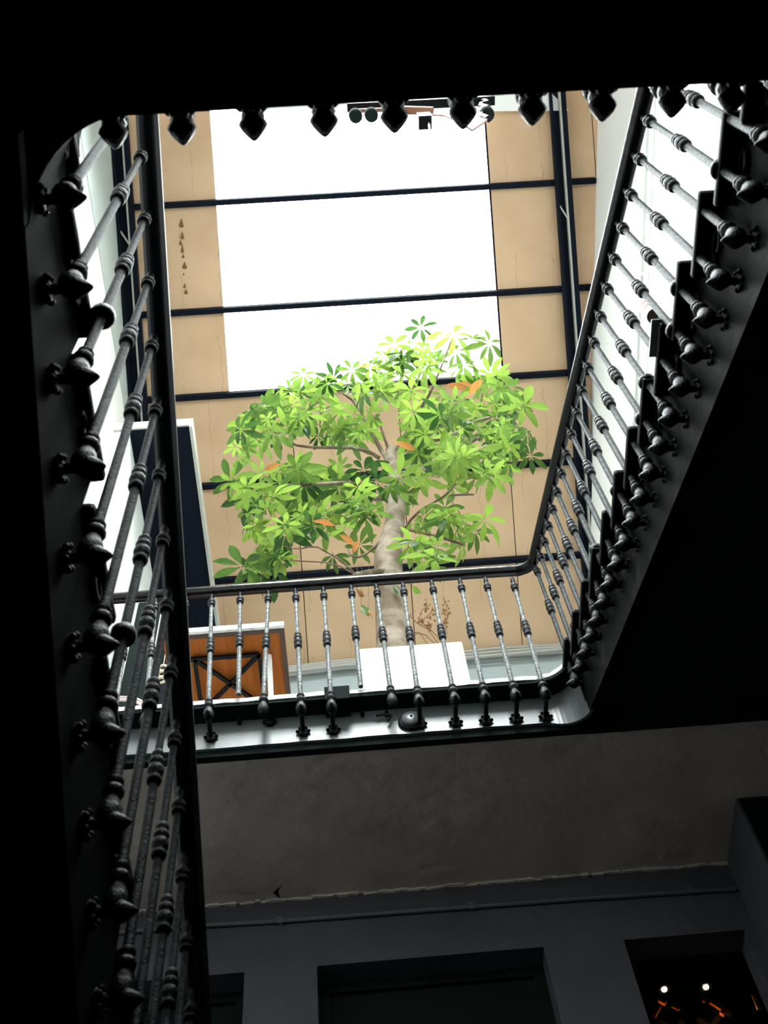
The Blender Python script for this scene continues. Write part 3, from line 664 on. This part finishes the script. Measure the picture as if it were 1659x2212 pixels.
# table behind the railing
tb = thing('folding_table', 'white edged table with orange wooden underside and crossed steel frame behind the railing', 'table', (-.75, 3.5, ZF))
x0, x1, y0, y1, z = -.12, .46, -.385, .40, .70
obj('tabletop', MB().box(x0, x1, y0 + .014, y1, z + .004, z + .03).mesh('top', 'wood'), tb)
obj('edge_band', MB().box(x0, x1, y0 - .002, y0 + .0135, z - .002, z + .036).mesh('band', 'nosing'), tb)
obj('rim_frame', MB().box(x0, x1, y0 + .014, y0 + .034, z - .008, z + .0035).box(x1 - .022, x1, y0 + .034, y1, z - .008, z + .0035).mesh('rim', 'wooddark'), tb)
zz = z - .022
F = [(-.0, y0 + .14), (.33, y0 + .14), (.33, y1 - .02), (-.0, y1 - .02)]
F = [(-.0, y0 + .14), (.33, y0 + .14), (.33, y1 - .04), (-.0, y1 - .04)]
def fb(a, b, n='frame_bar'): obj(n, MB().bar((*a, zz), (*b, zz), .018, .018).mesh(n, 'iron_dark'), tb)
G = (.02, y0 + .14); H = (.02, y0 + .47)
fb(F[0], F[1]); fb(F[1], F[2]); fb(G, (.02, y1 - .04))
fb((.02, y0 + .14), (.33, y0 + .46), 'cross_bar'); fb((.33, y0 + .14), (.02, y0 + .46), 'cross_bar')
obj('leg', MB().tube([(.375, y0 + .16, z - .01), (.40, y0 + .32, 0.0)], .013, 10).mesh('leg', 'planter'), tb)
obj('leg', MB().tube([(-.05, y0 + .16, z - .01), (-.07, y0 + .32, 0.0)], .013, 10).mesh('leg', 'planter'), tb)
obj('leg', MB().tube([(.375, y1 - .06, z - .01), (.40, y1 - .04, 0.0)], .013, 10).mesh('leg', 'planter'), tb)
obj('leg', MB().tube([(-.05, y1 - .06, z - .01), (-.07, y1 - .04, 0.0)], .013, 10).mesh('leg', 'planter'), tb)

# cables along the top of the attic wall
for k in range(3):
    g = thing('conduit', ('grey cable bundle strand along the top of the attic wall, %s' % ('uppermost', 'middle', 'lowest')[k]), 'cable', (0, 6.12, 8.42))
    pts = [(-1.5, 0, .03), (-.6, 0, .0 - .03 * k), (0.0, 0, .05 - .035 * k), (.9, 0, .03 - .04 * k), (1.3, 0, .06 - .05 * k), (2.0, 0, .04 - .03 * k)]
    obj('strand', MB().tube(pts, .018, 7).mesh('strand', 'cable'), g)

# conduit, on the right wall
wc = thing('conduit', 'thin pale conduit running along the bright right wall', 'pipe', (0, 0, 0))
def onwall(x, y, off=.02):
    d = ray(x, y); k = (2.62 + .108 * 1.88 - off) / (d.x + .108 * d.y); return d * k
obj('pipe', MB().tube([onwall(*p) for p in ((1404, 150), (1400, 250), (1387, 590), (1383, 650), (1372, 900), (1350, 1100))], .013, 7).mesh('pipe', 'palepipe'), wc)
obj('pipe', MB().tube([onwall(*p) for p in ((1388, 590), (1400, 612), (1425, 655))], .010, 7).mesh('pipe2', 'palepipe'), wc)
obj('cover_strip', MB().tube([onwall(*p, .012) for p in ((1414, 150), (1409, 300), (1398, 580), (1392, 900))], .016, 7).mesh('strip', 'white'), wc)

# cylindrical lamp hanging at the end of the conduit on the right wall
kk = K_R[4]
c = onwall(1415, 683, .14)
cp = thing('wall_lamp', 'white cylindrical wall lamp with faded pink print and dark open underside, right wall', 'lamp', c)
obj('shade', MB().lathe([(.058, .004), (.0625, .0), (.064, .006), (.064, .26), (.060, .27)], 28).mesh('shade', 'cup'), cp)
obj('inside', MB().lathe([(.058, .0015), (.056, .010), (.0015, .011)], 26).mesh('inside', 'cupin'), cp)
obj('bulb', MB().tube([(.03 * math.cos(a * .9), .03 * math.sin(a * .9), .006 + .001 * a) for a in range(8)], .006, 6).mesh('coil', 'palesteel'), cp)
obj('lid', MB().lathe([(.060, .2701), (.05, .285), (.002, .287)], 24).mesh('lid', 'paleplate'), cp)
obj('arm', MB().tube([(0, 0, .28), (.06, 0, .30), (.135, 0, .28)], .010, 7).mesh('arm', 'palepipe'), cp)
for z0 in (.07, .15):
    n = 12; vs = [(.0646 * math.cos(PI + .15 + k * .12), .0646 * math.sin(PI + .15 + k * .12), z0 + h) for h in (0, .045) for k in range(n)]
    obj('print', MB().add(vs, [(k, k + 1, n + k + 1, n + k) for k in range(n - 1)], 0, True).mesh('print', 'cupink'), cp)
pl = obj('pale_tile', MB().box(-.012, .10, -.012, .10, .0005, .0065).mesh('plate', 'paleplate'), loc=(kk[0] - .004, kk[1] + .006, kk[2])); tag(pl, 'small pale greenish tile lying on a tread corner of the right flight', 'tile')

# ------------------------------------------------------------------ planter and tree
pt = thing('planter', 'square white planter box holding the tree behind the railing', 'planter', (.305, 3.53, ZF))
w = .258
bevel(obj('box', MB().box(-w, w, -.25, -.22, .03, .70).box(-w, w, .22, .25, .03, .70).box(-w, -w + .03, -.22, .22, .03, .70).box(w - .03, w, -.22, .22, .03, .70).box(-w + .03, w - .03, -.22, .22, .03, .06).mesh('planter', 'planter'), pt), .008)
obj('foot', MB().box(-w + .05, w - .05, -.2, .2, 0, .0295).mesh('foot', 'wooddark'), pt)
obj('soil', MB().box(-w + .031, w - .031, -.219, .219, .061, .66).mesh('soil', 'soil'), pt)

tr = thing('potted_tree', 'broad leafy tree with palmate leaves rising from the white planter under the skylight', 'tree', (.27, 3.53, ZF + .66))
TO = Vector((.27, 3.53, ZF + .66))
def T(x, y, Y): return at(x, y, 1, Y) - TO
tp = [Vector((.0, 0, 0)), T(848, 1395, 3.53), T(843, 1300, 3.53), T(839, 1230, 3.54), T(838, 1200, 3.54), T(843, 1178, 3.55), T(851, 1140, 3.55), T(857, 1090, 3.56), T(856, 1060, 3.57), T(851, 1020, 3.58), T(846, 990, 3.58), T(844, 972, 3.58)]
tp[0] = Vector((tp[1].x, 0, 0))
obj('trunk', MB().tube(tp, [.088, .086, .084, .083, .083, .074, .064, .060, .056, .046, .040, .037], 16).mesh('trunk', 'bark'), tr)
br = [
 ([(850, 1012, 3.57), (905, 955, 3.45), (975, 945, 3.35), (1030, 908, 3.2), (1060, 902, 3.1)], .020, .008),
 ([(852, 1030, 3.6), (930, 1008, 3.75), (990, 972, 3.85), (1048, 935, 3.9), (1075, 950, 3.95), (1100, 958, 4.0)], .026, .007),
 ([(848, 1015, 3.6), (800, 930, 3.5), (770, 870, 3.4), (740, 850, 3.3)], .018, .006),
 ([(846, 1005, 3.6), (812, 960, 3.7), (780, 890, 3.8), (760, 850, 3.8)], .015, .006),
 ([(842, 978, 3.58), (828, 940, 3.5), (815, 900, 3.4)], .013, .006),
 ([(848, 978, 3.58), (878, 935, 3.5), (910, 880, 3.3), (935, 840, 3.1), (975, 735, 2.95)], .020, .005),
 ([(820, 990, 3.58), (785, 968, 3.5), (720, 967, 3.45), (650, 966, 3.4), (625, 955, 3.4), (605, 935, 3.35)], .016, .006),
 ([(850, 1062, 3.57), (760, 1042, 3.45), (690, 1046, 3.4), (625, 1050, 3.35)], .017, .010),
 ([(845, 1075, 3.6), (780, 1078, 3.75), (720, 1100, 3.85), (690, 1150, 3.9)], .022, .012),
 ([(872, 1148, 3.55), (895, 1110, 3.45), (930, 1090, 3.4), (970, 1065, 3.35), (985, 1045, 3.3)], .010, .005),
 ([(870, 1140, 3.55), (900, 1148, 3.5), (950, 1160, 3.45), (1001, 1176, 3.4)], .012, .008),
 ([(838, 1155, 3.55), (810, 1180, 3.5), (785, 1202, 3.45), (760, 1205, 3.45), (752, 1188, 3.45)], .010, .004),
 ([(838, 1233, 3.5), (800, 1238, 3.42), (766, 1243, 3.36)], .028, .018),
 ([(765, 1238, 3.36), (735, 1208, 3.3), (700, 1190, 3.3), (680, 1178, 3.3), (640, 1188, 3.3), (615, 1180, 3.3)], .007, .003),
 ([(765, 1240, 3.36), (720, 1215, 3.3), (660, 1213, 3.3), (625, 1210, 3.3)], .005, .003),
 ([(898, 985, 3.5), (898, 930, 3.4), (894, 880, 3.3)], .006, .004),
 ([(975, 1069, 3.4), (1024, 1068, 3.4)], .008, .006),
 ([(968, 1075, 3.4), (990, 1100, 3.4), (1002, 1130, 3.4)], .004, .003),
 ([(1030, 912, 3.2), (975, 918, 3.25), (940, 925, 3.3), (920, 915, 3.3)], .005, .003),
]
for pts, r0, r1 in br:
    n = len(pts); P = [T(*p) for p in pts]
    # smooth once
    Q = [P[0]]
    for i in range(n - 1): Q += [P[i].lerp(P[i + 1], .33), P[i].lerp(P[i + 1], .67)]
    Q.append(P[-1]); m_ = len(Q)
    obj('branch', MB().tube(Q, [r0 + (r1 - r0) * i / (m_ - 1) for i in range(m_)], 8).mesh('branch', 'bark' if r0 > .015 else 'twig'), tr)

def leaflet(mb, L_, W, droop, fold, R, pet):
    st = [(.0, .05), (.12, .30), (.32, .74), (.55, 1.0), (.75, .88), (.90, .48), (1.0, .03)]
    vs = []
    for s, w_ in st:
        x = pet + s * L_; z = -droop * (s ** 1.6) * L_; hw = w_ * W / 2; wv = random.uniform(-.004, .004)
        vs += [(x, -hw, z + fold * hw + wv), (x, 0, z), (x, hw, z + fold * hw - wv)]
    fs = []
    for i in range(len(st) - 1):
        for k in (0, 1): fs.append((3*i + k, 3*i + k + 1, 3*i + 4 + k, 3*i + 3 + k))
    mb.add([R @ Vector(v) for v in vs], fs, 0, True)
def palm(n, L_, droop, sweep_=2 * PI):
    mb = MB(); a0 = random.uniform(0, 6)
    for k in range(n):
        a = a0 + sweep_ * k / n + random.uniform(-.12, .12); l = L_ * random.uniform(.72, 1.12)
        R = Matrix.Rotation(a, 3, 'Z') @ Matrix.Rotation(random.uniform(-.15, .30), 3, 'Y') @ Matrix.Rotation(random.uniform(-.3, .3), 3, 'X')
        leaflet(mb, l, l * random.uniform(.30, .38), droop * random.uniform(.5, 1.5), random.uniform(.1, .4), R, .012)
    mb.tube([(0, 0, 0), (.0, .004, -.0), (.01, .01, .05)], .0025, 4)
    return mb.mesh('palmate_leaf', 'leaf')
V = [palm(random.choice((6, 7, 7, 8)), .165, random.uniform(.1, .6)) for _ in range(9)] + [palm(5, .12, .3, 3.6) for _ in range(2)] + [palm(7, .20, .7) for _ in range(3)]
def put_leaf(x, y, Y, s=1.0, tilt=.45, kind=None, mname=None):
    p = T(x, y, Y); me = V[kind if kind is not None else random.randrange(11)]
    ang = random.uniform(0, 2 * PI); q = Matrix.Rotation(random.uniform(0, 2 * PI), 3, 'Z'); axq = Vector((math.cos(ang), math.sin(ang), 0))
    m = Matrix.Rotation(abs(random.gauss(0, tilt)), 3, axq) @ q
    out = Vector((p.x, p.y, 0)); 
    if out.length > .3: m = Matrix.Rotation(.35, 3, Vector((-out.y, out.x, 0)).normalized()) @ m
    mm = Matrix.Translation(p) @ m.to_4x4() @ Matrix.Scale(s, 4)
    o = obj('leaf', me, tr, mx=mm)
    return o
hand = [(532, 917), (696, 841), (589, 935), (599, 875), (722, 901), (727, 925), (512, 988), (498, 1038), (642, 1012), (790, 879), (538, 1072), (546, 1140), (523, 1224), (641, 1095), (732, 1055), (814, 1067), (780, 1065),
        (616, 1154), (594, 1236), (720, 1200), (746, 1145), (777, 1178), (601, 1043), (979, 723), (909, 708), (1056, 742), (1131, 877), (1104, 956), (1063, 903), (1030, 831), (965, 908), (868, 809), (892, 891), (991, 1017),
        (916, 800), (1073, 814), (1107, 838), (1047, 1123), (1025, 1149), (996, 1169), (926, 1186), (856, 1077), (887, 1178), (936, 1205), (916, 1116), (977, 1051), (1061, 1029), (962, 1096), (560, 1210), (1146, 985), (830, 770), (868, 765), (850, 745), (890, 745), (940, 775), (1000, 790), (760, 800), (800, 790), (1020, 735), (985, 760), (842, 1052), (872, 1070), (812, 1040), (785, 1015), (735, 1010), (690, 1030), (860, 1032), (905, 1040), (760, 1085), (700, 1110), (800, 1105), (940, 1222), (655, 810)]
for x, y in hand:
    big = (x, y) in ((1104, 956), (498, 1038), (523, 1224), (979, 723), (538, 1072), (696, 841), (1131, 877))
    Y = 2.95 + random.random() * .5 if y < 860 else 3.1 + random.random() * .8
    if (x, y) in ((909, 708), (1056, 742), (979, 723)): Y = 3.0
    put_leaf(x, y, Y, 1.0 * (1.12 if big else random.uniform(.8, 1.0)), .3, kind=(11 + random.randrange(3)) if (x, y) == (1104, 956) else None)
def inside(x, y, P):
    c = False; j = len(P) - 1
    for i in range(len(P)):
        if (P[i][1] > y) != (P[j][1] > y) and x < (P[j][0] - P[i][0]) * (y - P[i][1]) / (P[j][1] - P[i][1]) + P[i][0]: c = not c
        j = i
    return c
regs = [([(505, 900), (560, 860), (700, 815), (820, 780), (850, 880), (800, 940), (640, 975), (520, 990), (500, 950)], 75, 2.9, 3.9),
        ([(490, 1030), (640, 1000), (790, 1040), (810, 1120), (700, 1140), (570, 1170), (510, 1110)], 62, 3.1, 4.1),
        ([(510, 1190), (600, 1160), (620, 1225), (520, 1235)], 11, 3.2, 3.9),
        ([(830, 790), (930, 760), (1090, 810), (1150, 900), (1145, 985), (1060, 1040), (900, 1045), (870, 900)], 105, 2.9, 4.0),
        ([(890, 1100), (980, 1100), (1000, 1180), (940, 1215), (890, 1190)], 8, 3.2, 3.8)]
hole = [[(830, 960), (870, 960), (880, 1000), (840, 1010)], [(930, 730), (1060, 760), (1050, 800), (940, 790)], [(690, 955), (800, 955), (800, 1010), (700, 1010)], [(1040, 1060), (1100, 1060), (1100, 1200), (1060, 1200)]]
for P, n, ya, yb in regs:
    x0, x1 = min(p[0] for p in P), max(p[0] for p in P); y0, y1 = min(p[1] for p in P), max(p[1] for p in P); k = 0
    while k < n:
        x, y = random.uniform(x0, x1), random.uniform(y0, y1)
        if not inside(x, y, P) or any(inside(x, y, h) for h in hole): continue
        put_leaf(x, y, random.uniform(ya, yb), random.uniform(.5, .9), .6); k += 1
# withered single leaves
for (x, y, a, L_) in ((1013, 858, -1.1, .16), (960, 832, .1, .15), (990, 826, .2, .1), (608, 1002, 2.9, .1), (733, 1155, .6, .1), (850, 955, .3, .14), (675, 1126, .1, .12), (775, 1165, 2., .08)):
    mb = MB(); leaflet(mb, L_, L_ * .38, .3, .4, Matrix.Rotation(a, 3, 'Z') @ Matrix.Rotation(.2, 3, 'X'), 0)
    obj('withered_leaf', mb.mesh('withered', 'leafbrown'), tr, loc=T(x, y, 3.05)); tr.children[-1]['label'] = 'withered brown leaf'
# leaves and dry tendrils hanging below the crown
for (x, y, L_, mt) in ((563, 1300, .07, 'leaf'), (780, 1330, .09, 'leaf'), (890, 1288, .08, 'leaf'), (850, 1290, .07, 'leaf'), (770, 1295, .08, 'leafbrown'), (795, 1340, .06, 'leafbrown')):
    mb = MB(); leaflet(mb, L_, L_ * .5, .2, .4, Matrix.Rotation(1.2, 3, 'Y') @ Matrix.Rotation(random.uniform(0, 3), 3, 'X'), 0)
    top = T(x, y - 22, 3.42); obj('leaf', mb.mesh('hanging_leaf', mt), tr, loc=top)
    obj('stalk', MB().tube([top, T(x + 2, 1215, 3.45)], .0018, 4).mesh('stalk', 'twig'), tr)
vn = thing('dried_vine', 'brown dried vine with seed clusters rising behind the planter right of the trunk', 'plant', at(930, 1392, 1, 3.70))
vo = vn.location.copy()
def VV(x, y): return at(x, y, 1, 3.70) - vo
for pts in (((948, 1392), (925, 1360), (900, 1345), (885, 1330), (895, 1320)), ((960, 1392), (935, 1365), (905, 1340), (912, 1318), (930, 1305)), ((958, 1392), (966, 1370), (960, 1340), (966, 1310), (958, 1290)),
            ((940, 1392), (920, 1372), (895, 1365), (890, 1370)), ((905, 1345), (918, 1335), (930, 1325), (935, 1312)), ((952, 1350), (962, 1345), (968, 1335)), ((925, 1392), (905, 1366), (896, 1372))):
    obj('stem', MB().tube([VV(*p) for p in pts], .0035, 5).mesh('stem', 'vine'), vn)
for (cx, cy, rr_) in ((965, 1310, 14), (932, 1325, 16), (910, 1345, 12), (925, 1345, 10), (964, 1345, 8), (920, 1308, 6)):
    mb = MB()
    for _ in range(14):
        p = VV(cx + random.uniform(-rr_ * .6, rr_ * .6), cy + random.uniform(-rr_, rr_)); r = random.uniform(.004, .009)
        mb.lathe([(.001, -r), (r, -r * .3), (r * .9, r * .5), (.001, r)], 5, M4=Matrix.Translation(p + Vector((0, random.uniform(-.03, .03), 0))))
    o = obj('seed_cluster', mb.mesh('seeds', 'vine'), vn); o['kind'] = 'stuff'

# lift the whole place so the ground floor is at z = 0
for o in list(COL.objects):
    if o.parent is None and o.type != 'CAMERA' and not (o.type == 'LIGHT' and o.name.startswith('skylight_portal')):
        o.location.z += LIFT
for o in list(COL.objects):
    if o.type == 'EMPTY' and o.name == 'x': bpy.data.objects.remove(o)
